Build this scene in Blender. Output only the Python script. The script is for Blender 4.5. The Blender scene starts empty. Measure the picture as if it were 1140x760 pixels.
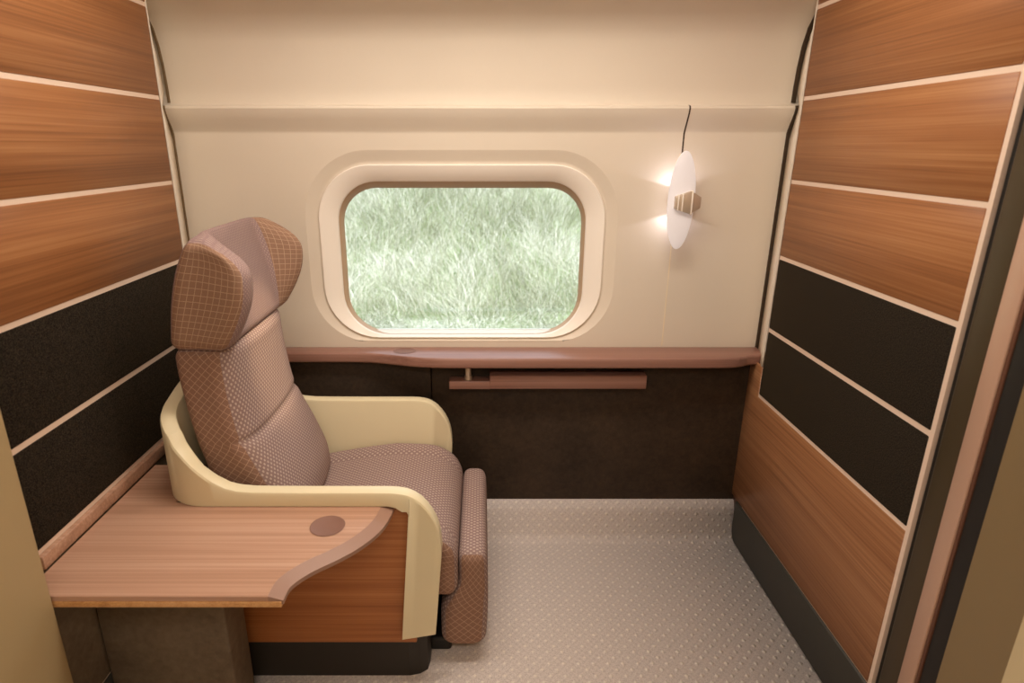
import bpy, bmesh, math, random
import numpy as np
from mathutils import Vector, Matrix, noise
random.seed(7); rng = np.random.default_rng(7)
C = bpy.context.scene.collection
PI = math.pi

# ------------------------------------------------------------------ helpers
def lin(c):
    return tuple(((v/255)/12.92 if v/255 <= 0.04045 else (((v/255)+0.055)/1.055)**2.4) for v in c)

def lerpt(tab, x):
    return float(np.interp(x, [p[0] for p in tab], [p[1] for p in tab]))

def smooth(tab, x):
    xs = [p[0] for p in tab]
    if x <= xs[0]: return tab[0][1]
    if x >= xs[-1]: return tab[-1][1]
    for i in range(len(xs)-1):
        if xs[i] <= x <= xs[i+1]:
            t = (x-xs[i])/(xs[i+1]-xs[i]); 
            p = lambda k: tab[max(0, min(len(tab)-1, k))]
            def slope(k):
                a, b = p(k-1), p(k+1)
                return (b[1]-a[1])/(b[0]-a[0]) if b[0] != a[0] else 0
            h = xs[i+1]-xs[i]; m0, m1 = slope(i)*h, slope(i+1)*h
            return ((2*t**3-3*t**2+1)*tab[i][1] + (t**3-2*t**2+t)*m0 + (-2*t**3+3*t**2)*tab[i+1][1] + (t**3-t**2)*m1)

def thing(name, label, cat, loc=(0,0,0), group=None):
    o = bpy.data.objects.new(name, None); C.objects.link(o)
    o.location = loc; o.empty_display_size = .1
    o['label'] = label; o['category'] = cat
    if group: o['group'] = group
    return o

def link(name, me, mats, parent=None, smooth_=True):
    o = bpy.data.objects.new(name, me); C.objects.link(o)
    for m in (mats if isinstance(mats, (list, tuple)) else [mats]): me.materials.append(m)
    if smooth_:
        for p in me.polygons: p.use_smooth = True
    if parent:
        o.parent = parent
        M = Matrix.Identity(4)
        q = parent; chain = Vector((0,0,0))
        while q: 
            if q.type == 'EMPTY': chain += q.location
            q = q.parent
        o.matrix_parent_inverse = Matrix.Translation(-chain) if parent.type == 'EMPTY' else M
    return o

def recentre(o):
    """move a top-level mesh's origin to the middle of its base"""
    xs = [v.co.x for v in o.data.vertices]; ys = [v.co.y for v in o.data.vertices]; zs = [v.co.z for v in o.data.vertices]
    return o

def struct(o, label=None):
    o['kind'] = 'structure'
    if label: o['label'] = label
    return o

def pydata(name, vs, fs):
    me = bpy.data.meshes.new(name); me.from_pydata([tuple(v) for v in vs], [], fs); me.update(); return me

def box_uv(me, rot=0.0):
    uv = me.uv_layers.new(name='UVMap') if not me.uv_layers else me.uv_layers[0]
    for p in me.polygons:
        n = p.normal; a = max(range(3), key=lambda i: abs(n[i]))
        for li in p.loop_indices:
            c = me.vertices[me.loops[li].vertex_index].co
            uv.data[li].uv = (c[1], c[2]) if a == 0 else ((c[0], c[2]) if a == 1 else (c[0], c[1]))

def bm_mesh(bm, name='m'):
    me = bpy.data.meshes.new(name); bm.normal_update(); bm.to_mesh(me); bm.free(); return me

def bevel_box(x0, x1, y0, y1, z0, z1, r=.003, seg=2):
    bm = bmesh.new(); bmesh.ops.create_cube(bm, size=1)
    for v in bm.verts:
        v.co = Vector((x0 if v.co.x < 0 else x1, y0 if v.co.y < 0 else y1, z0 if v.co.z < 0 else z1))
    if r > 0: bmesh.ops.bevel(bm, geom=bm.edges[:], offset=r, segments=seg, profile=.5, affect='EDGES')
    me = bm_mesh(bm); box_uv(me); return me

def join(meshes):
    bm = bmesh.new()
    for m in meshes: bm.from_mesh(m)
    me = bm_mesh(bm)
    return me

def harden(o, ang=35):
    me = o.data
    bm = bmesh.new(); bm.from_mesh(me)
    for e in bm.edges:
        e.smooth = not (len(e.link_faces) == 2 and e.calc_face_angle(0) > math.radians(ang))
    bm.to_mesh(me); bm.free(); return o

def prism(pts, axis, a, b, r=.003, seg=2):
    """closed outline extruded along an axis; pts are (u,v) in the other two axes"""
    bm = bmesh.new()
    def P(u, v, w): return {'x': (w, u, v), 'y': (u, w, v), 'z': (u, v, w)}[axis]
    A = [bm.verts.new(P(u, v, a)) for u, v in pts]; B = [bm.verts.new(P(u, v, b)) for u, v in pts]
    n = len(pts); fa = bm.faces.new(A); fb = bm.faces.new(B[::-1])
    for i in range(n): bm.faces.new((A[i], B[i], B[(i+1)%n], A[(i+1)%n]))
    bmesh.ops.recalc_face_normals(bm, faces=bm.faces[:])
    if r > 0:
        es = [e for e in bm.edges if (e.verts[0] in A and e.verts[1] in A) or (e.verts[0] in B and e.verts[1] in B)]
        bmesh.ops.bevel(bm, geom=es, offset=r, segments=seg, profile=.5, affect='EDGES')
    big = [f for f in bm.faces if len(f.verts) > 4]
    bmesh.ops.triangulate(bm, faces=big)
    me = bm_mesh(bm); box_uv(me); return me

def pad(x0, x1, y0, y1, z0, z1, r, n=(14,14,14), fn=None, uvaxis=None):
    """upholstered pad: box with rounded edges, every point then moved by fn"""
    bm = bmesh.new(); vmap = {}
    def V(i, j, k):
        key = (i, j, k)
        if key not in vmap:
            p = Vector((x0+(x1-x0)*i/n[0], y0+(y1-y0)*j/n[1], z0+(z1-z0)*k/n[2]))
            rr = r
            q = Vector((min(max(p.x, x0+rr), x1-rr), min(max(p.y, y0+rr), y1-rr), min(max(p.z, z0+rr), z1-rr)))
            d = p-q
            if d.length > 1e-9: p = q + d.normalized()*rr
            vmap[key] = bm.verts.new(p)
        return vmap[key]
    def face(a, b, c, d, m):
        f = bm.faces.new((a, b, c, d)); f.material_index = m
    N = n
    for j in range(N[1]):
        for k in range(N[2]):
            face(V(0,j,k), V(0,j,k+1), V(0,j+1,k+1), V(0,j+1,k), 0)
            face(V(N[0],j,k), V(N[0],j+1,k), V(N[0],j+1,k+1), V(N[0],j,k+1), 0)
    for i in range(N[0]):
        for k in range(N[2]):
            face(V(i,0,k), V(i+1,0,k), V(i+1,0,k+1), V(i,0,k+1), 1)
            face(V(i,N[1],k), V(i,N[1],k+1), V(i+1,N[1],k+1), V(i+1,N[1],k), 1)
    for i in range(N[0]):
        for j in range(N[1]):
            face(V(i,j,0), V(i,j+1,0), V(i+1,j+1,0), V(i+1,j,0), 0)
            face(V(i,j,N[2]), V(i+1,j,N[2]), V(i+1,j+1,N[2]), V(i,j+1,N[2]), 0)
    if fn:
        for v in bm.verts: v.co = Vector(fn(v.co.x, v.co.y, v.co.z))
    def cum(keys):
        out = [0]
        for a, b in zip(keys, keys[1:]): out.append(out[-1]+(V(*a).co-V(*b).co).length)
        mid = out[len(out)//2]; return [o-mid for o in out]
    h = [q//2 for q in N]
    fj = cum([(N[0], j, h[2]) for j in range(N[1]+1)]); fk = cum([(N[0], h[1], k) for k in range(N[2]+1)])
    si = cum([(i, 0, h[2]) for i in range(N[0]+1)]); ti = cum([(i, h[1], N[2]) for i in range(N[0]+1)])
    sk = cum([(h[0], 0, k) for k in range(N[2]+1)])
    inv = {v: k for k, v in vmap.items()}
    uvl = bm.loops.layers.uv.new('UVMap')
    for f in bm.faces:
        ks = [inv[v] for v in f.verts]
        if all(k[1] in (0, N[1]) for k in ks) and len({k[1] for k in ks}) == 1: a = 1
        elif all(k[0] == 0 for k in ks) or all(k[0] == N[0] for k in ks): a = 0
        else: a = 2
        for l in f.loops:
            k = inv[l.vert]
            l[uvl].uv = (fj[k[1]], fk[k[2]]) if a == 0 else ((si[k[0]], sk[k[2]]) if a == 1 else (fj[k[1]], fk[-1]+ti[-1]-ti[k[0]]))
    me = bpy.data.meshes.new('pad'); bm.to_mesh(me); bm.free(); return me

# ------------------------------------------------------------------ materials
def newmat(name, col=(.8,.8,.8), rough=.5, metal=0, spec=.5):
    m = bpy.data.materials.new(name); m.use_nodes = True
    b = m.node_tree.nodes['Principled BSDF']
    b.inputs['Base Color'].default_value = (*col, 1); b.inputs['Roughness'].default_value = rough
    b.inputs['Metallic'].default_value = metal; b.inputs['Specular IOR Level'].default_value = spec
    return m
def N(m, t, **k):
    n = m.node_tree.nodes.new(t)
    for a, v in k.items(): setattr(n, a, v)
    return n
def L(m, a, b): m.node_tree.links.new(a, b)
def math_(m, op, a, b=None, c=None):
    n = N(m, 'ShaderNodeMath', operation=op)
    for i, v in enumerate((a, b, c)):
        if v is None: continue
        if isinstance(v, (int, float)): n.inputs[i].default_value = v
        else: L(m, v, n.inputs[i])
    return n.outputs[0]
def mixc(m, f, a, b):
    n = N(m, 'ShaderNodeMix', data_type='RGBA')
    if isinstance(f, (int, float)): n.inputs[0].default_value = f
    else: L(m, f, n.inputs[0])
    for i, v in ((6, a), (7, b)):
        if isinstance(v, tuple): n.inputs[i].default_value = (*v[:3], 1)
        else: L(m, v, n.inputs[i])
    return n.outputs[2]
def coords(m, scale=(1,1,1), rot=(0,0,0), kind='Object'):
    tc = N(m, 'ShaderNodeTexCoord'); mp = N(m, 'ShaderNodeMapping')
    mp.inputs['Scale'].default_value = scale; mp.inputs['Rotation'].default_value = rot
    L(m, tc.outputs[kind], mp.inputs[0]); return mp.outputs[0]
def noise_(m, vec, scale=1, detail=4, rough=.55):
    n = N(m, 'ShaderNodeTexNoise'); n.inputs['Scale'].default_value = scale
    n.inputs['Detail'].default_value = detail; n.inputs['Roughness'].default_value = rough
    L(m, vec, n.inputs['Vector']); return n.outputs['Fac']
def ramp(m, f, stops):
    n = N(m, 'ShaderNodeValToRGB'); cr = n.color_ramp
    while len(cr.elements) < len(stops): cr.elements.new(.5)
    for e, (p, c) in zip(cr.elements, stops): e.position = p; e.color = (*c[:3], 1)
    L(m, f, n.inputs[0]); return n.outputs[0]
def bump(m, h, strength=.2, dist=.01):
    b = N(m, 'ShaderNodeBump'); b.inputs['Strength'].default_value = strength; b.inputs['Distance'].default_value = dist
    L(m, h, b.inputs['Height']); L(m, b.outputs[0], m.node_tree.nodes['Principled BSDF'].inputs['Normal'])
def setc(m, c): L(m, c, m.node_tree.nodes['Principled BSDF'].inputs['Base Color'])

def wood(name, dark, mid, light, along='Y', fine=1.0, rough=.42):
    m = newmat(name, rough=rough, spec=.35)
    k = {'Y': (46, 1.1, 46), 'X': (1.1, 46, 46)}[along]
    k2 = {'Y': (170, 1.3, 170), 'X': (1.3, 170, 170)}[along]
    n1 = noise_(m, coords(m, tuple(v*.55*fine for v in k)), 1, 3, .6)
    n2 = noise_(m, coords(m, tuple(v*fine for v in k2)), 1, 2, .6)
    n3 = noise_(m, coords(m, tuple(v*.12 for v in k)), 1, 2)
    s = math_(m, 'ADD', math_(m, 'MULTIPLY', n1, .38), math_(m, 'MULTIPLY', n2, .42))
    s = math_(m, 'ADD', s, math_(m, 'MULTIPLY', n3, .2))
    setc(m, ramp(m, s, [(.33, dark), (.5, mid), (.66, light)]))
    bump(m, n2, .05, .002)
    return m

M = {}
M['wood_wall'] = wood('walnut_veneer_wall', lin((122,78,46)), lin((154,102,63)), lin((176,126,82)))
M['wood_low'] = wood('walnut_veneer_low', lin((120,78,50)), lin((150,104,70)), lin((172,127,89)))
M['wood_seat'] = wood('orange_veneer', lin((134,78,40)), lin((164,102,56)), lin((184,124,74)), 'X', 1.3)
M['wood_table'] = wood('pale_walnut_top', lin((154,116,92)), lin((180,140,116)), lin((200,164,140)), 'X', .8, .38)
M['wood_ledge'] = wood('mauve_walnut_ledge', lin((122,86,74)), lin((144,105,91)), lin((158,119,105)), 'X', .8, .35)
M['wood_edge'] = wood('raw_edge', lin((170,118,70)), lin((200,150,96)), lin((216,168,116)), 'Y', 2)
M['band'] = newmat('mauve_edge_band', lin((150,116,98)), .4)
M['cup'] = newmat('cup_recess', lin((128,92,78)), .5)
M['trim'] = newmat('pale_trim', lin((228,204,184)), .35)

def leather(name, c1, c2, sc=60):
    m = newmat(name, rough=.6, spec=.3)
    f = noise_(m, coords(m, (sc, sc, sc)), 1, 5, .7)
    g = noise_(m, coords(m, (7, 7, 7)), 1, 3)
    s = math_(m, 'ADD', math_(m, 'MULTIPLY', f, .6), math_(m, 'MULTIPLY', g, .4))
    setc(m, ramp(m, s, [(.35, c1), (.65, c2)])); bump(m, f, .15, .002); return m
M['dark_leather'] = leather('dark_brown_leather', lin((40,30,21)), lin((66,51,37)))
M['grey_leather'] = leather('taupe_leather', lin((92,78,62)), lin((120,104,84)), 40)

def cream(name, col, sc=.03, rough=.55):
    m = newmat(name, col, rough, spec=.3)
    f = noise_(m, coords(m, (4, 4, 4)), 1, 3)
    g = noise_(m, coords(m, (140, 140, 900)), 1, 2)
    c2 = tuple(v*.9 for v in col)
    setc(m, mixc(m, math_(m, 'ADD', math_(m, 'MULTIPLY', f, .6), math_(m, 'MULTIPLY', g, .4)), c2, col)); return m
M['cream_wall'] = cream('cream_wall_panel', lin((226,214,196)))
M['cream_frame'] = newmat('window_ring_cream', lin((246,238,226)), .4, spec=.4)
M['gasket'] = newmat('tan_gasket', lin((190,160,128)), .5)
M['cream_seat'] = newmat('cream_shell', lin((222,209,174)), .42, spec=.4)
M['gap'] = newmat('dark_gap', lin((66,50,32)), .8)
M['gap_soft'] = newmat('tan_gap', lin((120,98,68)), .8)
M['seam_light'] = newmat('seam_light', lin((236,220,190)), .6)
M['black_plinth'] = newmat('black_plinth', lin((34,28,20)), .55)
M['baseboard'] = newmat('charcoal_baseboard', lin((52,50,44)), .5)
M['groove'] = newmat('groove_black', lin((18,15,12)), .6)
M['olive'] = newmat('olive_bronze', lin((74,62,42)), .45, .3)
M['pink'] = newmat('pinkish_aluminium', lin((196,160,138)), .35, .2)
M['brown_edge'] = newmat('brown_edge', lin((96,60,42)), .5)
M['blacksteel'] = newmat('black_rubber', lin((26,22,18)), .6)
M['gold'] = cream('brushed_champagne', lin((178,156,116)), rough=.45)
M['gold_light'] = cream('light_champagne', lin((210,190,148)), rough=.45)
M['chrome'] = newmat('satin_metal', lin((206,190,172)), .35, .6)
M['gold_dark'] = newmat('dark_champagne', lin((128,108,76)), .5, 0)
M['white_wall'] = newmat('corridor_cream', lin((226,208,180)), .6)

def felt():
    m = newmat('black_brown_felt', rough=.95, spec=.1)
    f = noise_(m, coords(m, (360, 360, 360)), 1, 3, .8)
    setc(m, ramp(m, f, [(.40, lin((14,12,10))), (.68, lin((66,57,46)))]))
    b = m.node_tree.nodes['Principled BSDF']; b.inputs['Sheen Weight'].default_value = .1; b.inputs['Sheen Roughness'].default_value = .4
    b.inputs['Sheen Tint'].default_value = (*lin((200,170,120)), 1)
    bump(m, f, .15, .002); return m
M['felt'] = felt()

def grid_fabric(name, base, line, cell=.017, rot=PI/4, w=.10):
    m = newmat(name, rough=.85, spec=.15)
    v = coords(m, (1/cell, 1/cell, 1), (0, 0, rot), 'UV')
    s = N(m, 'ShaderNodeSeparateXYZ'); L(m, v, s.inputs[0])
    a = math_(m, 'ABSOLUTE', math_(m, 'SUBTRACT', math_(m, 'FRACT', s.outputs[0]), .5))
    b = math_(m, 'ABSOLUTE', math_(m, 'SUBTRACT', math_(m, 'FRACT', s.outputs[1]), .5))
    g = math_(m, 'GREATER_THAN', math_(m, 'MAXIMUM', a, b), .5-w/2)
    n = noise_(m, coords(m, (700, 700, 700), kind='UV'), 1, 2)
    c = mixc(m, n, tuple(x*.8 for x in base), tuple(min(1, x*1.2) for x in base))
    setc(m, mixc(m, math_(m, 'MULTIPLY', g, .75), c, line))
    bump(m, math_(m, 'ADD', math_(m, 'MULTIPLY', g, -.5), math_(m, 'MULTIPLY', n, .3)), .35, .002); return m
M['fab_side'] = grid_fabric('brown_diamond_fabric', lin((138,106,90)), lin((184,154,132)), .0165)
M['fab_wing'] = grid_fabric('brown_check_fabric', lin((144,112,92)), lin((186,158,132)), .0175, .08)

def dot_fabric(name, base, dot, p=.0070, thr=.35):
    m = newmat(name, rough=.85, spec=.15)
    v = coords(m, (PI/p, PI/p, 1), (0, 0, 0), 'UV')
    s = N(m, 'ShaderNodeSeparateXYZ'); L(m, v, s.inputs[0])
    q = math_(m, 'MULTIPLY', math_(m, 'SINE', s.outputs[0]), math_(m, 'SINE', math_(m, 'MULTIPLY', s.outputs[1], .75)))
    g = N(m, 'ShaderNodeMapRange'); L(m, q, g.inputs[0])
    g.inputs[1].default_value = thr-.15; g.inputs[2].default_value = thr+.15
    n = noise_(m, coords(m, (700, 700, 700), kind='UV'), 1, 2)
    c = mixc(m, n, tuple(x*.8 for x in base), tuple(min(1, x*1.2) for x in base))
    setc(m, mixc(m, math_(m, 'MULTIPLY', g.outputs[0], .8), c, dot))
    bump(m, math_(m, 'ADD', g.outputs[0], math_(m, 'MULTIPLY', n, .3)), .3, .002); return m
M['fab_front'] = dot_fabric('mauve_dotted_fabric', lin((140,116,110)), lin((190,170,158)))
M['fab_head'] = dot_fabric('mauve_fine_fabric', lin((142,118,114)), lin((168,146,138)), .0048)

def carpet():
    m = newmat('woven_carpet', rough=.7, spec=.3)
    p = .045
    v = coords(m, (1, 1, 1), (0, 0, 0), 'UV')
    s = N(m, 'ShaderNodeSeparateXYZ'); L(m, v, s.inputs[0])
    def cell(dx, dy):
        a = math_(m, 'ABSOLUTE', math_(m, 'SUBTRACT', math_(m, 'FRACT', math_(m, 'ADD', math_(m, 'MULTIPLY', s.outputs[0], 1/p), dx)), .5))
        b = math_(m, 'ABSOLUTE', math_(m, 'SUBTRACT', math_(m, 'FRACT', math_(m, 'ADD', math_(m, 'MULTIPLY', s.outputs[1], 1/p), dy)), .5))
        return math_(m, 'ADD', math_(m, 'MULTIPLY', a, 1.0), b)
    d = math_(m, 'MINIMUM', cell(0, 0), cell(.5, .5))
    g = N(m, 'ShaderNodeMapRange'); L(m, d, g.inputs[0])
    g.inputs[1].default_value = .20; g.inputs[2].default_value = .07
    # little crosswise tufts between the nubs
    w = math_(m, 'MULTIPLY', math_(m, 'SINE', math_(m, 'MULTIPLY', s.outputs[0], 2*PI/p*2)), math_(m, 'SINE', math_(m, 'MULTIPLY', s.outputs[1], 2*PI/p*2)))
    n = noise_(m, coords(m, (240, 240, 240), kind='UV'), 1, 3, .7)
    t = math_(m, 'ADD', math_(m, 'MULTIPLY', w, .05), n)
    c = ramp(m, t, [(.3, lin((170,159,154))), (.52, lin((201,190,184))), (.74, lin((220,210,204)))])
    setc(m, mixc(m, math_(m, 'MULTIPLY', g.outputs[0], .55), c, lin((236,226,212))))
    bump(m, math_(m, 'ADD', math_(m, 'MULTIPLY', g.outputs[0], 1.0), math_(m, 'MULTIPLY', t, .5)), .5, .003)
    return m
M['carpet'] = carpet()

def glass():
    m = bpy.data.materials.new('window_glass'); m.use_nodes = True
    nt = m.node_tree; nt.nodes.clear()
    out = N(m, 'ShaderNodeOutputMaterial'); tr = N(m, 'ShaderNodeBsdfTransparent'); gl = N(m, 'ShaderNodeBsdfGlossy')
    gl.inputs['Roughness'].default_value = .02; tr.inputs[0].default_value = (.97, .99, .98, 1)
    fr = N(m, 'ShaderNodeFresnel'); fr.inputs[0].default_value = 1.3; mx = N(m, 'ShaderNodeMixShader')
    L(m, fr.outputs[0], mx.inputs[0]); L(m, tr.outputs[0], mx.inputs[1]); L(m, gl.outputs[0], mx.inputs[2]); L(m, mx.outputs[0], out.inputs[0])
    return m
M['glass'] = glass()

def lampglass():
    m = newmat('glowing_opal', lin((238,236,240)), .35)
    b = m.node_tree.nodes['Principled BSDF']
    b.inputs['Emission Color'].default_value = (*lin((250,244,244)), 1); b.inputs['Emission Strength'].default_value = .12
    return m
M['opal'] = lampglass()

def grassmat():
    m = newmat('pale_grass', rough=.6, spec=.2)
    at = N(m, 'ShaderNodeAttribute'); at.attribute_name = 'tone'
    c = ramp(m, at.outputs['Fac'], [(0, lin((150,152,126))), (.35, lin((188,190,166))), (.7, lin((222,221,206))), (1, lin((244,241,236)))])
    setc(m, c); return m
M['grass'] = grassmat()
def earth():
    m = newmat('grassy_soil', rough=.9)
    f = noise_(m, coords(m, (3, 3, 3)), 1, 5)
    setc(m, ramp(m, f, [(.3, lin((110,128,86))), (.7, lin((168,184,140)))])); return m
M['earth'] = earth()

# ------------------------------------------------------------------ dimensions
XR, XL = 1.0, -.985
YB_R, YB_L = 2.03, 1.99          # rear edge of the side partitions
YF_R, YF_L = 1.215, 1.124        # front edge
YW = 2.17                        # window wall
CEIL = 2.26

# ------------------------------------------------------------------ floor
prof = [(-1.0, 0)] + [(2.02, 0)]
for i in range(1, 7):
    a = i/6*math.radians(72); prof.append((2.02+.05*math.sin(a), .05*(1-math.cos(a))))
prof += [(2.095, .10), (2.115, .145), (2.20, .145)]
def strip_surface(name, prof, xs, mat, thick=None):
    vs, fs = [], []
    n = len(prof)
    for x in xs:
        for y, z in prof: vs.append((x, y, z))
    for i in range(len(xs)-1):
        for j in range(n-1):
            a = i*n+j; fs.append((a, a+n, a+n+1, a+1))
    me = pydata(name, vs, fs)
    uv = me.uv_layers.new(name='UVMap'); s = [0]
    for j in range(1, n): s.append(s[-1]+math.dist(prof[j], prof[j-1]))
    for p in me.polygons:
        for li in p.loop_indices:
            vi = me.loops[li].vertex_index; uv.data[li].uv = (xs[vi//n], s[vi % n])
    return me
o = link('floor', strip_surface('floor', prof, [-1.06, 1.06], M['carpet']), M['carpet']); struct(o, 'pale mauve nubbed carpet turned up against the dark panel')
mod = o.modifiers.new('thick', 'SOLIDIFY'); mod.thickness = .02; mod.offset = -1

# ------------------------------------------------------------------ window wall (cream), with hole for the window
def rrect(cx, cz, hw, hh, r, n=10, rb=None, hwb=None):
    """rounded rectangle loop (x,z), counter-clockwise from the right-bottom; rb: lower corner radius, hwb: lower half width"""
    rb = rb or r; pts = []
    for (sx, sz, a0, rr) in ((1, -1, -90, rb), (1, 1, 0, r), (-1, 1, 90, r), (-1, -1, 180, rb)):
        for i in range(n+1):
            a = math.radians(a0+90*i/n)
            x = sx*(hw-rr)+rr*math.cos(a); z = sz*(hh-rr)+rr*math.sin(a)
            if hwb is not None:
                t = (hh-z)/(2*hh); x *= 1+(hwb/hw-1)*t
            pts.append((cx+x, cz+z))
    return pts

WX, WZ = -.0725, 1.121
wall_prof = [(YW+.015, .60), (YW, .80), (YW, 1.535), (YW-.004, 1.545), (YW-.012, 1.56), (YW-.024, 1.58), (YW-.034, 1.60), (YW-.038, 1.614), (YW-.034, 1.622), (YW-.012, 1.626),
             (YW-.008, 1.632), (YW-.009, 1.68), (YW-.014, 1.74), (YW-.026, 1.80), (YW-.048, 1.85), (YW-.085, 1.888), (YW-.13, 1.91), (YW-.20, 1.94), (YW-.32, 2.0), (YW-.48, 2.12), (YW-.60, CEIL)]
WOUT = rrect(WX, 1.139, .552, .344, .23, 10, .21)
def wall_window():
    vs, fs = [], []
    xs = (-1.10, 1.10)
    n = len(wall_prof)
    k0, k1 = 1, 2      # rows of the flat zone carrying the window
    for x in xs:
        for y, z in wall_prof: vs.append((x, y, z))
    for j in range(n-1):
        if j == k0: continue
        fs.append((j, n+j, n+j+1, j+1))
    # flat zone: ring from the rectangle border to the hole outline
    m = len(WOUT)
    border = []
    z0, z1 = wall_prof[k0][1], wall_prof[k1][1]
    for (x, z) in WOUT:
        dx, dz = x-WX, z-WZ
        t = min([( (xs[1]-WX)/dx if dx > 1e-6 else 1e9), ((xs[0]-WX)/dx if dx < -1e-6 else 1e9), ((z1-WZ)/dz if dz > 1e-6 else 1e9), ((z0-WZ)/dz if dz < -1e-6 else 1e9)])
        border.append((WX+dx*t, WZ+dz*t))
    base = len(vs)
    for x, z in WOUT: vs.append((x, YW, z))
    for x, z in border: vs.append((x, YW, z))
    cor = {}
    for i in range(m):
        a, b = border[i], border[(i+1) % m]
        A, B = base+m+i, base+m+(i+1) % m
        if abs(a[0]-b[0]) > 1e-6 and abs(a[1]-b[1]) > 1e-6:
            cx = a[0] if abs(a[0]-xs[0]) < 1e-6 or abs(a[0]-xs[1]) < 1e-6 else b[0]
            cz = a[1] if abs(a[1]-z0) < 1e-6 or abs(a[1]-z1) < 1e-6 else b[1]
            vs.append((cx, YW, cz)); K = len(vs)-1
            fs.append((base+i, A, K, B, base+(i+1) % m))
        else:
            fs.append((base+i, A, B, base+(i+1) % m))
    me = pydata('wall_window', vs, fs); 
    bm = bmesh.new(); bm.from_mesh(me); bmesh.ops.remove_doubles(bm, verts=bm.verts[:], dist=1e-5)
    bmesh.ops.recalc_face_normals(bm, faces=bm.faces[:])
    bm.to_mesh(me); bm.free()
    return me
wb = link('wall_back', wall_window(), M['cream_wall']); struct(wb, 'cream moulded side wall around the window'); harden(wb, 40)

# seams in the window wall: strips a hair proud of the panel following the moulding
def seam(xf, y0i, y1i, w, mat, name, parent, off=.0012):
    pr = [p for p in wall_prof if y0i <= p[1] <= y1i]
    pr = [(lerp_y(y0i), y0i)] + pr + [(lerp_y(y1i), y1i)]
    out = []
    for i, (y, z) in enumerate(pr): 
        if not out or abs(z-out[-1][1]) > 1e-6: out.append((y, z))
    vs, fs = [], []
    for y, z in out:
        x = xf(z); vs += [(x-w/2, y-off, z), (x+w/2, y-off, z), (x+w/2, y+.004, z), (x-w/2, y+.004, z)]
    for i in range(len(out)-1):
        a = i*4
        for k in range(4): fs.append((a+k, a+(k+1) % 4, a+4+(k+1) % 4, a+4+k))
    me = pydata(name, vs, fs)
    return link(name, me, mat, parent, False)
def lerp_y(z): return float(np.interp(z, [p[1] for p in wall_prof], [p[0] for p in wall_prof]))
seam(lambda z: .683, 1.47, 1.625, .005, M['gap'], 'panel_seam', wb)
seam(lambda z: .676, .78, 1.47, .0035, M['seam_light'], 'panel_seam', wb)
# dark shadow gap between window wall and the partitions
seam(lambda z: 1.036, .70, 1.622, .014, M['gap'], 'edge_gap', wb, .006)
seam(lambda z: 1.032, 1.632, 1.90, .013, M['gap'], 'edge_gap', wb, .006)
seam(lambda z: -1.047, .70, 1.622, .007, M['gap_soft'], 'edge_gap', wb, .006)
seam(lambda z: -1.040, 1.632, 1.90, .007, M['gap_soft'], 'edge_gap', wb, .006)

# ------------------------------------------------------------------ window
win = thing('window_1', 'rounded train window in a cream surround', 'window', (WX, YW, .8)); del win['category']; struct(win)
def loft(loops):
    """loops: list of (y, pts)"""
    vs, fs = [], []; m = len(loops[0][1])
    for y, pts in loops:
        for x, z in pts: vs.append((x, y, z))
    for i in range(len(loops)-1):
        for j in range(m):
            a, b = i*m+j, i*m+(j+1) % m
            fs.append((a, b, b+m, a+m))
    return pydata('loft', vs, fs)
L0 = WOUT
L1 = rrect(WX, 1.124, .518, .324, .20, 10, .20)
L2 = rrect(WX, WZ, .509, .314, .19, 10, .195)
L3 = rrect(WX, 1.096, .447, .284, .145, 10, .165)
L4 = rrect(WX, 1.095, .444, .282, .142, 10, .162)
o = link('window_surround', loft([(YW, L0), (YW+.003, rrect(WX, 1.134, .545, .338, .225, 10, .208)), (YW+.013, L1), (YW+.015, rrect(WX, WZ, .512, .317, .192, 10, .197)), (YW+.012, L2)]), M['cream_wall'], win)
o = link('window_frame', loft([(YW+.012, L2), (YW+.008, rrect(WX, WZ, .506, .311, .187, 10, .192)), (YW+.024, L3), (YW+.030, L4), (YW+.042, L4)]), M['cream_frame'], win)
harden(o, 60)
L5 = rrect(WX, 1.092, .439, .279, .138, 10, .160)
L6 = rrect(WX, 1.078, .441, .274, .128, 10, .150)
o = link('gasket', loft([(YW+.040, L4), (YW+.046, L5), (YW+.10, L6), (YW+.105, rrect(WX, 1.078, .439, .272, .126, 10, .148))]), M['gasket'], win)
sill = bevel_box(WX-.345, WX+.345, YW+.034, YW+.12, .78, .812, .003)
link('sill', sill, M['cream_frame'], win)
gp = rrect(WX, 1.09, .47, .31, .12, 10)
gm = prism(gp, 'y', YW+.105, YW+.111, 0)
link('glass_pane', gm, M['glass'], win, False)
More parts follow.
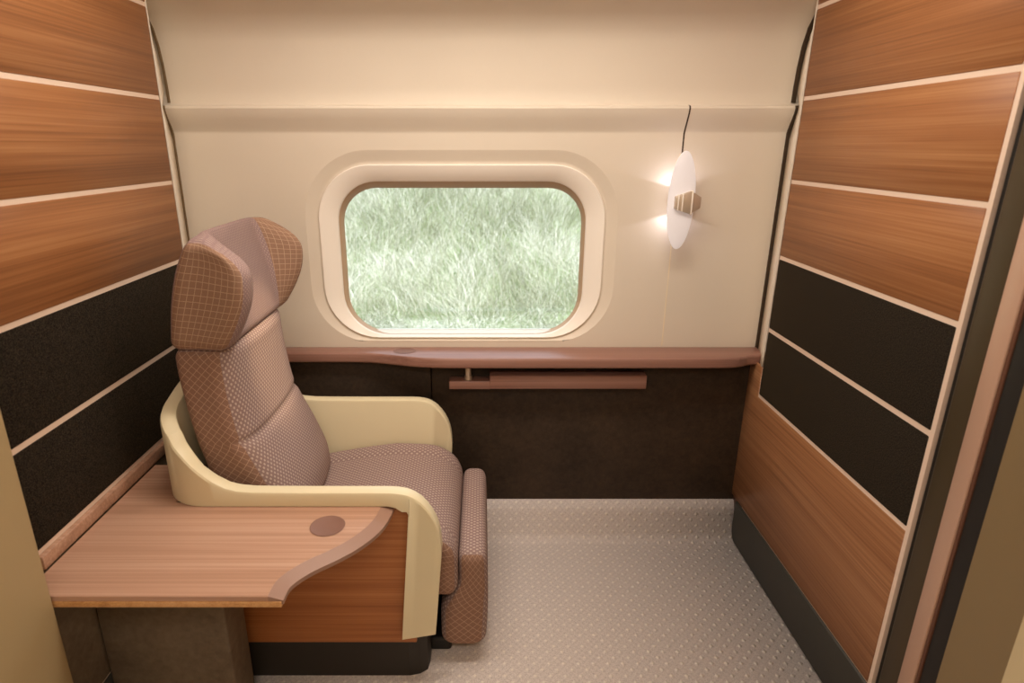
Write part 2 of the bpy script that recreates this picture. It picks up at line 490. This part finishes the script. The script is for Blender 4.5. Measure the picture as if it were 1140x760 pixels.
# ------------------------------------------------------------------ side partitions
def partition(side):
    s = 1 if side == 'right' else -1
    X = XR if s > 0 else XL
    yb, yf = (YB_R, YF_R) if s > 0 else (YB_L, YF_L)
    core = bevel_box(min(X+s*.002, X+s*.06), max(X+s*.002, X+s*.06), yf, yb, 0, CEIL, 0)
    w = struct(link('wall_'+side, core, M['trim'], None, False), side+' partition of stacked wood and dark fabric panels')
    zs = [.635, .885, 1.14, 1.386, 1.636, 1.89, 2.14]
    g = .0062
    yft = yf+.012
    x0, x1 = sorted((X, X+s*.012))
    for i in range(len(zs)-1):
        a, b = zs[i]+g, zs[i+1]-g
        fab = i < 2
        me = bevel_box(x0, x1, yft, yb-.001, a, b, .0045 if fab else .0015, 3 if fab else 1)
        link('fabric_panel' if fab else 'wood_panel', me, M['felt'] if fab else M['wood_wall'], w)
    me = bevel_box(x0, x1, yft, yb-.001, 2.145, CEIL, .0015, 1); link('wood_panel', me, M['wood_wall'], w)
    # lower panel runs further back, down to the black skirting
    if s > 0:
        pts = [(yft, .172), (2.128, .172), (2.128, .60), (2.128, .74), (yb, .74), (yb, .635-g), (yft, .635-g)]
        pts = [(yft, .172), (2.135, .172), (2.135, .745), (yb+.002, .745), (yb+.002, .630), (yft, .630)]
        link('lower_wood_panel', prism(pts, 'x', x0, x1, .001, 1), M['wood_low'], w)
        link('core_return', bevel_box(X+.008, X+.06, yb, 2.2, 0, .745, 0), M['brown_edge'], w)
        bb = bevel_box(X-.006, X+.02, YF_R-.005, 2.075, 0.0, .168, .006, 3)
        b_ = struct(link('baseboard_right', bb, M['baseboard']), 'black skirting below the right wooden panel')
    else:
        link('lower_leather_panel', bevel_box(x0, x1, yft, 2.1, .172, .63, .0015, 1), M['grey_leather'], w)
        b_ = struct(link('baseboard_left', bevel_box(X-.02, X+.006, yf, 2.1, 0, .168, .004), M['baseboard']), 'black skirting below the left panel')
    # cream filler that closes the corner to the window wall
    lo, hi = .745, CEIL
    xw = 1.045 if s > 0 else 1.055
    v = []
    for z in np.linspace(lo, 1.93, 24):
        yy = lerp_y(z)
        v.append((X+s*.001, yb+.001, z)); v.append((s*xw*1.0 if s > 0 else -xw, max(yy, yb+.002), z))
    f = [(2*i, 2*i+1, 2*i+3, 2*i+2) for i in range(23)]
    me = pydata('filler', v, f)
    fl = link('corner_filler', me, M['cream_wall'], w)
    md = fl.modifiers.new('t', 'SOLIDIFY'); md.thickness = .004; md.offset = -s
    return w
wr = partition('right'); wl = partition('left')

# dark lower panel of the window wall
low = struct(link('wall_lower_back', bevel_box(-.19, XR+.03, 2.125, 2.19, .13, .745, .002), M['dark_leather'], None), 'dark leather-look panel under the window ledge')
low.name = 'trim_1'
lo2 = struct(link('trim_2', bevel_box(-1.04, -.194, 2.132, 2.19, .13, .745, .002), M['dark_leather'], None), 'dark leather-look panel behind the seat')

# ------------------------------------------------------------------ ceiling and the corridor behind the camera
o = struct(link('ceiling', bevel_box(-1.2, 1.2, -1.2, 1.60, CEIL, CEIL+.04, 0), M['white_wall'], None, False), 'cream ceiling')
o = struct(link('wall_front', bevel_box(-1.5, 1.5, -1.25, -1.2, -.02, CEIL+.04, 0), M['white_wall'], None, False), 'corridor wall facing the compartment')
# outer roof skin so no sun comes in
# door jamb on the right: stepped profile of seals and metal strips
dj = thing('door_1', 'sliding door jamb of dark, pink and bronze strips at the right', 'door', (1.02, 1.1, 0)); del dj['category']; struct(dj)
def jamb(name, ya, yb_, xo, mat, x1=1.06, r=.0015, parent=dj):
    return link(name, bevel_box(XR+xo, x1, ya, yb_, 0, CEIL, r), M[mat], parent)
jamb('seal_groove', 1.198, 1.2145, .012, 'groove')
jamb('bronze_strip', 1.136, 1.198, .003, 'olive', r=.006)
jamb('pink_strip', 1.094, 1.136, -.002, 'pink', r=.003)
jamb('edge_strip', 1.086, 1.094, .002, 'brown_edge')
jamb('rubber_strip', 1.040, 1.086, .004, 'blacksteel', r=.004)
g1 = prism([(1.0, 1.04), (1.02, .925), (1.08, .925), (1.08, 1.04)], 'z', 0, CEIL, .001)
o = link('corridor_jamb', g1, M['gold_dark'], dj, False)
o = struct(link('wall_corridor_right', prism([(1.018, .925), (.90, .35), (.90, -1.2), (1.2, -1.2), (1.2, .925)], 'z', -.01, CEIL, 0), M['gold_light'], None, False), 'light champagne corridor wall at the right edge')
o.name = 'wall_right_corridor'
# left pillar
o = struct(link('wall_left_corridor', bevel_box(-1.2, -.900, .62, 1.04, -.01, CEIL, .004), M['gold'], None), 'champagne pillar at the left edge')
o = struct(link('wall_left_passage', bevel_box(-1.25, -1.2, -1.2, 1.2, -.01, CEIL, 0), M['gold'], None, False), 'corridor side wall')

# ------------------------------------------------------------------ near side table
tz = .596
tab = thing('side_table', 'pale walnut side table with wavy edge beside the seat, next to the left wall', 'table', (-.8, 1.2, 0))
curve = [(-.233, 1.402), (-.238, 1.350), (-.250, 1.30), (-.272, 1.255), (-.303, 1.212), (-.34, 1.175), (-.375, 1.145), (-.402, 1.115), (-.418, 1.085), (-.420, 1.048)]
def sm(pts, n=6):
    out = []
    for i in range(len(pts)-1):
        p0, p1, p2, p3 = pts[max(0, i-1)], pts[i], pts[i+1], pts[min(len(pts)-1, i+2)]
        for k in range(n):
            t = k/n
            out.append(tuple(.5*((2*p1[a])+(-p0[a]+p2[a])*t+(2*p0[a]-5*p1[a]+4*p2[a]-p3[a])*t*t+(-p0[a]+3*p1[a]-3*p2[a]+p3[a])*t**3) for a in (0, 1)))
    out.append(pts[-1]); return out
oc = sm(curve)
def offset(c, d):
    out = []
    for i, p in enumerate(c):
        a, b = c[max(0, i-1)], c[min(len(c)-1, i+1)]
        tx, ty = b[0]-a[0], b[1]-a[1]; l = math.hypot(tx, ty); out.append((p[0]+ty/l*d, p[1]-tx/l*d))
    return out
ic = offset(oc, .032)
ic[0] = (ic[0][0], oc[0][1]); ic[-1] = (ic[-1][0], 1.048)
topo = ic + [(-.972, 1.048), (-.972, 1.60), (-.815, 1.60), (-.815, 1.402)]
link('table_top', prism(topo, 'z', tz-.013, tz, .001, 1), M['wood_table'], tab, False)
# bevelled mauve edge band
vs, fs = [], []
for (a, b) in zip(ic, oc):
    vs += [(a[0], a[1], tz), (b[0], b[1], tz-.010), (b[0], b[1], tz-.020), (a[0], a[1], tz-.020)]
for i in range(len(ic)-1):
    for k in range(4): fs.append((4*i+k, 4*i+(k+1) % 4, 4*i+4+(k+1) % 4, 4*i+4+k))
fs += [(0, 1, 2, 3), tuple(4*(len(ic)-1)+k for k in (3, 2, 1, 0))]
me = pydata('band', vs, fs); bm = bmesh.new(); bm.from_mesh(me); bmesh.ops.recalc_face_normals(bm, faces=bm.faces[:]); bm.to_mesh(me); bm.free()
o = link('edge_band', me, M['band'], tab); harden(o, 30)
link('front_lip', bevel_box(-.972, -.424, 1.0455, 1.062, tz-.026, tz-.0125, .001), M['wood_edge'], tab)
# cup recess: shallow dish
def dish(cx, cy, z, rx, ry, mat, parent, name='cup_recess', depth=.004):
    vs = []; n = 40; rings = [(1.06, .0012), (1.0, .0016), (.95, .0006), (.0001, .0006)]
    for r, h in rings:
        for i in range(n):
            a = 2*PI*i/n; vs.append((cx+rx*r*math.cos(a), cy+ry*r*math.sin(a), z+h))
    fs = [(k*n+i, k*n+(i+1) % n, (k+1)*n+(i+1) % n, (k+1)*n+i) for k in range(len(rings)-1) for i in range(n)]
    return link(name, pydata('dish', vs, fs), mat, parent)
dish(-.386, 1.296, tz, .041, .041, M['cup'], tab)
link('wall_moulding', bevel_box(-.990, -.9745, 1.13, 1.97, tz+.001, .630, .002), M['wood_table'], wl)
sp = bevel_box(-.98, -.655, 1.25, 1.36, 0, tz-.0135, .006, 3)
o = link('support_panel', sp, M['grey_leather'], tab); o['label'] = 'dark taupe leather-look support'

# ------------------------------------------------------------------ window ledge
lg = thing('window_ledge', 'long mauve-brown wooden ledge running under the window', 'ledge', (0, 2.1, .74))
fr = sm([(-1.01, 2.098), (-.60, 2.098), (-.43, 2.094), (-.35, 2.078), (-.27, 2.055), (-.19, 2.040), (-.05, 2.034), (.5, 2.034), (.85, 2.036), (.93, 2.048), (.965, 2.066), (1.035, 2.085)], 5)
lp = fr + [(1.035, 2.172), (-1.01, 2.172)]
o = link('ledge_top', prism(lp, 'z', .737, .775, .007, 3), M['wood_ledge'], lg); harden(o, 50)
dish(-.288, 2.122, .775, .040, .030, M['cup'], lg)

# folding table stowed under the ledge
ft = thing('folding_table', 'folded brown wooden table leaf on a metal pin, hanging under the window ledge', 'table', (.25, 2.09, .64))
link('table_leaf', bevel_box(.027, .60, 2.06, 2.12, .648, .700, .003), M['wood_ledge'], ft)
link('table_arm', bevel_box(-.122, .03, 2.062, 2.12, .646, .677, .003), M['wood_ledge'], ft)
def cyl(cx, cy, z0, z1, r, n=24, axis='z', bev=.0015):
    bm = bmesh.new(); bmesh.ops.create_cone(bm, cap_ends=True, segments=n, radius1=r, radius2=r, depth=z1-z0)
    bmesh.ops.translate(bm, verts=bm.verts[:], vec=(cx, cy, (z0+z1)/2))
    return bm_mesh(bm)
o = link('pivot_pin', join([cyl(-.052, 2.085, .676, .738, .011), cyl(-.052, 2.085, .676, .690, .015)]), M['chrome'], ft); harden(o)

# ------------------------------------------------------------------ wall lamp
lampx, lampz = .682, 1.318
wlp = thing('wall_lamp', 'oval opal glass wall lamp with fluted metal waist, right of the window', 'lamp', (lampx, YW, lampz))
el = [(lampx-.008+.046*math.cos(a)+.001*math.sin(a), lampz+.163*math.sin(a)) for a in np.linspace(0, 2*PI, 64, endpoint=False)]
o = link('lamp_shade', prism(el, 'y', 2.100, 2.106, .0025, 2), M['opal'], wlp); harden(o)
hexo = [(-.040,-.020), (-.040,.020), (-.005,.032), (.012,.038), (.046,.018), (.046,-.018), (.012,-.038), (-.005,-.032)]
hexo = [(lampx+.008+x, lampz-.004+z) for x, z in hexo]
o = link('lamp_body', prism(hexo, 'y', 2.086, 2.169, .002, 2), M['chrome'], wlp); harden(o)
for k, dx in enumerate((-.030, -.016, .016)):
    hh = (.026, .029, .040)[k]
    link('flute_ring', bevel_box(lampx+.008+dx-.002, lampx+.008+dx+.002, 2.082, 2.166, lampz-.004-hh, lampz-.004+hh, .001), M['cream_frame'], wlp)

# ------------------------------------------------------------------ the seat
seat = thing('train_seat', 'high-backed winged train seat in mauve and brown fabric with cream shell', 'seat', (-.45, 1.70, 0))
YN, YFAR = 1.38, 2.025; TH = .042
# plinth
pl = [(-.735, 1.407), (-.215, 1.407), (-.185, 1.414), (-.163, 1.43), (-.158, 1.46), (-.158, 1.95), (-.19, 1.98), (-.735, 1.98)]
link('plinth', prism(pl, 'z', 0, .135, .002), M['black_plinth'], seat, False)
link('side_panel', bevel_box(-.80, -.19, 1.403, 1.416, .128, .603, .002), M['wood_seat'], seat)
link('floor_bracket', bevel_box(-.165, -.095, 1.50, 1.90, .0, .05, .012, 3), M['blacksteel'], seat)

# cream shell: wall following a U in plan, rim height and lower edge vary along it
def shell():
    R = .13; xb = -.862
    path = []     # (x, y, nx, ny) outer line, normals pointing out
    xs_front = [-.098, -.1, -.104, -.111, -.120, -.132, -.146, -.162, -.180, -.192, -.1925, -.200, -.212, -.228, -.25, -.30, -.38, -.46, -.54, -.60, -.64, -.67, -.70, -.715]
    for x in xs_front: path.append((x, YN, 0, -1))
    for i in range(0, 13):
        a = PI/2*i/12
        path.append((xb+R-R*math.sin(a), YN+R-R*math.cos(a), -math.sin(a), -math.cos(a)))
    for y in np.linspace(YN+R, YFAR-R, 14)[1:-1]: path.append((xb, y, -1, 0))
    for i in range(0, 13):
        a = PI/2*i/12
        path.append((xb+R-R*math.cos(a), YFAR-R+R*math.sin(a), -math.cos(a), math.sin(a)))
    for x in xs_front[::-1]: path.append((x, YFAR, 0, 1))
    top_front = [(-.25, .638), (-.22, .636), (-.19, .628), (-.165, .612), (-.145, .590), (-.125, .560), (-.11, .525), (-.102, .49), (-.098, .455)]
    rim = [(-.865, .82), (-.84, .80), (-.80, .768), (-.77, .738), (-.74, .706), (-.71, .678), (-.68, .656), (-.64, .643), (-.58, .639), (-.25, .638)]
    def top(x, y):
        if y > YN+.02 and y < YFAR-.02 and x < -.80:
            d = min(y-YN, YFAR-y)
            return lerpt([(0, .77), (.03, .79), (.06, .812), (.13, .838), (.2, .86), (.33, .885)], d)
        if x > -.25: return smooth(top_front, x)
        return smooth(rim, x)
    def bot(x):
        if x > -.1922: return .160 + .02*(x+.19)/.1
        if x > -.2: return .565
        if x > -.215: return .580
        if x > -.23: return .592
        return .597
    sec = []
    for (x, y, nx, ny) in path:
        zt = top(x, y); zb = bot(x) if not (x < -.8 and False) else .597
        if 1.62 < y < YFAR-.01: zb = .35
        if y > YFAR-.01: zb = bot(x) if x > -.1922 else .165
        r = min(.010, (zt-zb)*.3)
        t = TH
        # section corners, with rounded top
        pts = [(0, zb), (0, zt-r), (r*.3, zt-r*.3), (r, zt), (t-r, zt), (t-r*.3, zt-r*.3), (t, zt-r), (t, zb)]
        row = []
        for d, z in pts:
            px, py = x-nx*d, y-ny*d
            if x > -.45 and z < .6: px -= .036*(.6-z)/.44*((1 if x > -.1924 else 0) if y < 1.7 else min(1, (x+.45)/.30))
            row.append((px, py, z))
        sec.append(row)
    vs = [p for r_ in sec for p in r_]; k = 8; fs = []
    for i in range(len(sec)-1):
        for j in range(k): fs.append((i*k+j, i*k+(j+1) % k, (i+1)*k+(j+1) % k, (i+1)*k+j))
    fs.append(tuple(range(k))); fs.append(tuple((len(sec)-1)*k+j for j in range(k))[::-1])
    me = pydata('shell', vs, fs); bm = bmesh.new(); bm.from_mesh(me); bmesh.ops.recalc_face_normals(bm, faces=bm.faces[:]); bm.to_mesh(me); bm.free()
    return me
sh = link('shell', shell(), M['cream_seat'], seat); harden(sh, 28)
bv = sh.modifiers.new('b', 'BEVEL'); bv.width = .004; bv.segments = 2; bv.angle_limit = math.radians(50)
# inner cheeks below the armrests
inn = [(-.80, .30), (-.14, .30), (-.122, .45), (-.14, .53), (-.175, .59), (-.23, .62), (-.66, .62), (-.80, .62)]
inn = [(-.80, .30), (-.19, .30), (-.19, .599), (-.80, .599)]
link('inner_cheek', prism(inn, 'y', YN+.034, YN+.0421, 0), M['cream_seat'], seat, False)

# seat cushion
def cushfn(x, y, z):
    u = (y-1.70)/.255                      # -1..1 across
    v = (x+.66)/.59
    k = max(0, min(1, (z-.27)/.17)); k = k*k*(3-2*k)
    dz = .022*(abs(u)**4) * (1-abs(2*v-1)**6) - .006 + .012*math.sin(PI*min(1, max(0, v)))
    if v > .8: dz -= .05*((v-.8)/.2)**2
    if v < .6: dz -= .05*((.6-v)/.6)
    d = abs(abs(u)-.76)                # piped line between centre and bolsters
    dz -= .008*math.exp(-(d/.03)**2)
    return (x, y, z+dz*k)
cu = pad(-.68, -.070, 1.436, 1.970, .25, .462, .035, (36, 44, 12), cushfn)
link('seat_cushion', cu, [M['fab_front'], M['fab_side']], seat)
# leg rest: hangs in front, thicker towards the bottom
def legfn(x, y, z):
    t = max(0, min(1, (.30-z)/.12)); t = t*t*(3-2*t)
    f = (x+.066)/(.082)
    x0 = -.069 - .055*t; x1 = .011+.006*math.sin(PI*(z-.07)/.33)
    return (x0+(x1-x0)*f, y, z)
lr = pad(-.066, .016, 1.452, 1.955, .058, .394, .030, (10, 30, 24), legfn)
link('leg_rest', lr, [M['fab_front'], M['fab_side']], seat)

# backrest
xf_tab = [(.44, -.53), (.52, -.54), (.60, -.570), (.68, -.605), (.75, -.632), (.85, -.648), (.95, -.655), (1.03, -.655), (1.15, -.672), (1.27, -.700), (1.33, -.715)]
xb_tab = [(.44, -.70), (.55, -.73), (.64, -.752), (.75, -.775), (.90, -.795), (1.0, -.798), (1.10, -.785), (1.18, -.765), (1.24, -.742), (1.28, -.722), (1.33, -.70)]
Y0B, Y1B = 1.462, 1.938; YM = (Y0B+Y1B)/2; HWB = (Y1B-Y0B)/2
def backfn(x, y, z):
    f = (x+.8)/.16
    u = (y-YM)/HWB
    xf, xb = smooth(xf_tab, z), smooth(xb_tab, z)
    xf += .018*(1-u*u) - .022*abs(u)**8
    xf -= .010*math.exp(-((z-.735-.0*u)/.010)**2)            # seam across the lumbar
    wy = 1 - .04*max(0, (z-.8)/.5) - .05*max(0, (.62-z)/.2)
    return (xb+(xf-xb)*f, YM+(y-YM)*wy, z)
br = pad(-.80, -.64, Y0B, Y1B, .43, 1.003, .032, (12, 36, 60), backfn)
link('backrest', br, [M['fab_front'], M['fab_side']], seat)
tip = [(.97, -.01), (1.0, .010), (1.03, .030), (1.08, .064), (1.13, .092), (1.18, .108), (1.22, .114), (1.255, .104), (1.285, .080), (1.31, .05)]
def headfn(x, y, z):
    f = (x+.8)/.16
    u = (y-YM)/HWB
    xf, xb = smooth(xf_tab, z), smooth(xb_tab, z)
    w = max(0, (abs(u)-.60)/.40); w = min(1, w*1.55); w = w*w*(3-2*w)
    xf += smooth(tip, z)*w + .012*(1-w)
    fl = max(0, min(1, (f-.25)/.75)); fl = fl*fl*(3-2*fl)
    yy = YM+(y-YM)*(1+.09*fl*w*math.sin(PI*min(1, max(0, (z-.96)/.40))))
    zz = z - .010*abs(u)**4*max(0, (z-1.2)/.1)
    zz -= .062*max(0, (z-1.15)/.15)*max(0, f-.35)**1.6*w
    return (xb+(xf-xb)*f, yy, zz)
hd = pad(-.80, -.64, Y0B-.010, Y1B-.012, .998, 1.292, .030, (24, 48, 40), headfn)
# the inner faces of the wings are brown too
for p in hd.polygons: pass
head = link('headrest', hd, [M['fab_head'], M['fab_wing']], seat)
# far wing inner face in checked fabric
for p in hd.polygons:
    c = p.center
    if p.material_index == 0 and (c.y-YM)/HWB > .66 and c.x > -.70: p.material_index = 1
for p in seat.children: pass

def split_sides(o, name):
    # the two side faces of an upholstered pad become pieces of their own, sewn to it
    for k, sgn in enumerate((-1, 1)):
        bm = bmesh.new(); bm.from_mesh(o.data)
        ym = sum(v.co.y for v in bm.verts)/len(bm.verts)
        keep = [f for f in bm.faces if f.material_index == 1 and (f.calc_center_median().y-ym)*sgn > 0]
        ks = set(keep); bmesh.ops.delete(bm, geom=[f for f in bm.faces if f not in ks], context='FACES')
        me = bpy.data.meshes.new(name); 
        for f in bm.faces: f.material_index = 0
        bm.to_mesh(me); bm.free()
        link(name, me, o.data.materials[1], o)
    bm = bmesh.new(); bm.from_mesh(o.data)
    bmesh.ops.delete(bm, geom=[f for f in bm.faces if f.material_index == 1], context='FACES')
    bm.to_mesh(o.data); bm.free()
for o_ in [c for c in seat.children if c.name.split('.')[0] in ('backrest', 'headrest', 'seat_cushion', 'leg_rest')]:
    split_sides(o_, {'headrest': 'wing_cover'}.get(o_.name, 'side_cover'))

# ------------------------------------------------------------------ outside: embankment and grass
def gz(x, y):
    base = float(np.interp(y, [2.6, 3.4, 4.7, 5.0, 5.6, 8.6, 11], [-.5, -.1, .10, .20, .55, 2.4, 2.8]))
    return base + .07*noise.noise(Vector((x*.9, y*.9, 0))) + .03*noise.noise(Vector((x*3, y*3, 5)))
nx, ny = 90, 60
gx = np.linspace(-8, 8, nx); gy = np.linspace(2.6, 11, ny)
vs = [(x, y, gz(x, y)) for y in gy for x in gx]
fs = [(j*nx+i, j*nx+i+1, (j+1)*nx+i+1, (j+1)*nx+i) for j in range(ny-1) for i in range(nx-1)]
g = link('ground_bank', pydata('bank', vs, fs), M['earth']); g.name = 'ground'; struct(g, 'grassy embankment outside the window')
NB = 170000
bx = rng.uniform(-4.2, 4.2, NB); by = rng.uniform(3.6, 8.2, NB)
hh = rng.uniform(.10, .30, NB); ww = rng.uniform(.0022, .0055, NB); aa = rng.uniform(0, 2*PI, NB)
la = rng.normal(0, 1, (NB, 2))*.75; 
V = np.zeros((NB, 5, 3)); tone = np.zeros(NB)
for i in range(NB):
    x, y = bx[i], by[i]; z = gz(x, y)
    p = noise.noise(Vector((x*1.1+3, y*1.6, 2))); q = noise.noise(Vector((x*5, y*7, 9)))
    low = 1 if y < 4.85 else 0
    h = hh[i]*(.55 if low else 1)*(1+.5*q)
    lx, ly = la[i, 0]+.8*noise.noise(Vector((x*1.3, y*1.3, 20))), la[i, 1]-.35
    if low: lx *= 1.8; ly *= 1.5
    cx, sx = math.cos(aa[i])*ww[i]/2, math.sin(aa[i])*ww[i]*.3
    b = np.array([x, y, z-.01]); m_ = b+np.array([lx*h*.35, ly*h*.35, h*.6]); t = b+np.array([lx*h, ly*h, h*(.95 if not low else .6)])
    s = np.array([cx, sx, 0])
    V[i] = (b-s, b+s, m_-s*.8, m_+s*.8, t)
    tone[i] = np.clip(.52+.5*p+.35*q+random.gauss(0, .36), 0, 1)
idx = np.arange(NB)[:, None]*5
tri = np.concatenate([idx+np.array([0, 1, 3]), idx+np.array([0, 3, 2]), idx+np.array([2, 3, 4])], 1).reshape(-1, 3)
me = bpy.data.meshes.new('grass'); me.vertices.add(NB*5); me.vertices.foreach_set('co', V.reshape(-1))
me.loops.add(len(tri)*3); me.loops.foreach_set('vertex_index', tri.reshape(-1).astype(np.int32))
me.polygons.add(len(tri)); me.polygons.foreach_set('loop_start', np.arange(len(tri), dtype=np.int32)*3)
me.update(calc_edges=True)
at = me.attributes.new('tone', 'FLOAT', 'POINT'); at.data.foreach_set('value', np.repeat(tone, 5).astype(np.float32))
gr = link('grass', me, M['grass'], None, False)
gr['label'] = 'pale green long grass on the bank outside the window'; gr['category'] = 'grass'; gr['kind'] = 'stuff'

# outer skin of the carriage: keeps the sun out, seen by nobody
skin = [(2.34, -.3), (2.34, .78), (2.295, .78)]
o = struct(link('wall_outer_lower', bevel_box(-3, 3, 2.285, 2.30, -.3, .80, 0), M['white_wall'], None, False), 'outer skin below the window'); o.name = 'wall_outer_low'
o = struct(link('wall_outer_top', bevel_box(-3, 3, 2.285, 2.30, 1.44, 2.35, 0), M['white_wall'], None, False), 'outer skin above the window')
o = struct(link('roof', bevel_box(-3, 3, -1.3, 2.30, CEIL+.05, CEIL+.09, 0), M['white_wall'], None, False), 'carriage roof')
for s in (-1, 1):
    a, b = sorted((s*.56+WX*0, s*3))
    o = struct(link('wall_outer_side', bevel_box(a, b, 2.285, 2.30, .80, 1.44, 0), M['white_wall'], None, False), 'outer skin beside the window')
    a, b = sorted((s*1.21, s*1.25)); 
    o = struct(link('wall_end_'+('right' if s > 0 else 'left'), bevel_box(s*1.3-.02, s*1.3+.02, -1.25, 2.28, -.05, CEIL+.05, 0), M['white_wall'], None, False), 'end wall of the compartment')

# ------------------------------------------------------------------ lights
def area(name, loc, rot, sx, sy, power, col, spread=PI):
    l = bpy.data.lights.new(name, 'AREA'); l.shape = 'RECTANGLE'; l.size = sx; l.size_y = sy; l.energy = power; l.color = col; l.spread = spread
    o = bpy.data.objects.new(name, l); C.objects.link(o); o.location = loc; o.rotation_euler = rot; return o
WARM = lin((255, 243, 230))
area('ceiling_lamp', (0, 1.35, CEIL-.02), (0, 0, 0), 1.3, .25, 18, WARM)
area('corridor_fill', (0, -.35, CEIL-.02), (math.radians(12), 0, 0), 1.5, .5, 22, WARM)  # added fill light behind the camera, not a known fixture
def spot(name, loc, target, power, col, size, blend=.4, rad=.02):
    l = bpy.data.lights.new(name, 'SPOT'); l.energy = power; l.color = col; l.spot_size = size; l.spot_blend = blend; l.shadow_soft_size = rad
    o = bpy.data.objects.new(name, l); C.objects.link(o); o.location = loc
    o.rotation_euler = (Vector(target)-Vector(loc)).to_track_quat('-Z', 'Y').to_euler(); return o
for sg, nm in ((1, 'lamp_up'), (-1, 'lamp_down')):
    p = (lampx-.02, 2.128, lampz-.004+sg*.038)
    spot(nm, p, (p[0], p[1], p[2]+sg), .26, lin((246,240,255)), math.radians(150), .12, .006)
spot('reading_spot', (.12, 1.60, 2.10), (-.64, 1.72, .90), 60, lin((255, 226, 180)), math.radians(15), .9, .02)
spot('ceiling_downlight', (-.02, 1.60, 2.14), (-.02, 1.56, 0), 17, WARM, math.radians(88), .7, .03)

sun = bpy.data.lights.new('sun', 'SUN'); sun.energy = 3.6; sun.angle = .05; sun.color = (1, .98, .92)
so = bpy.data.objects.new('sun', sun); C.objects.link(so); so.rotation_euler = Vector((-.45, 1, -1.0)).to_track_quat('-Z', 'Y').to_euler()
w = bpy.data.worlds.new('world'); bpy.context.scene.world = w; w.use_nodes = True
bg = w.node_tree.nodes['Background']; bg.inputs[0].default_value = (.80, .88, 1, 1); bg.inputs[1].default_value = 2.6

# ------------------------------------------------------------------ camera
F, CXP = 675., 537.
pitch = math.atan((380-161)/F)
cam = bpy.data.cameras.new('camera'); co = bpy.data.objects.new('camera', cam); C.objects.link(co)
cam.sensor_width = 36; cam.lens = F/1140*36; cam.shift_x = (570-CXP)/1140
co.location = (0, 0, 1.5); co.rotation_euler = (PI/2-pitch, 0, 0); cam.clip_start = .01
cam.dof.use_dof = True; cam.dof.focus_distance = 1.9; cam.dof.aperture_fstop = cam.lens/1000/.008
bpy.context.scene.camera = co
sc = bpy.context.scene
sc.view_settings.view_transform = 'Standard'; sc.view_settings.look = 'None'; sc.view_settings.gamma = 1
sc.view_settings.exposure = 0.1; sc.view_settings.use_curve_mapping = False
sc.cycles.max_bounces = 10; sc.cycles.diffuse_bounces = 6
try: sc.cycles.use_denoising = True
except Exception: pass
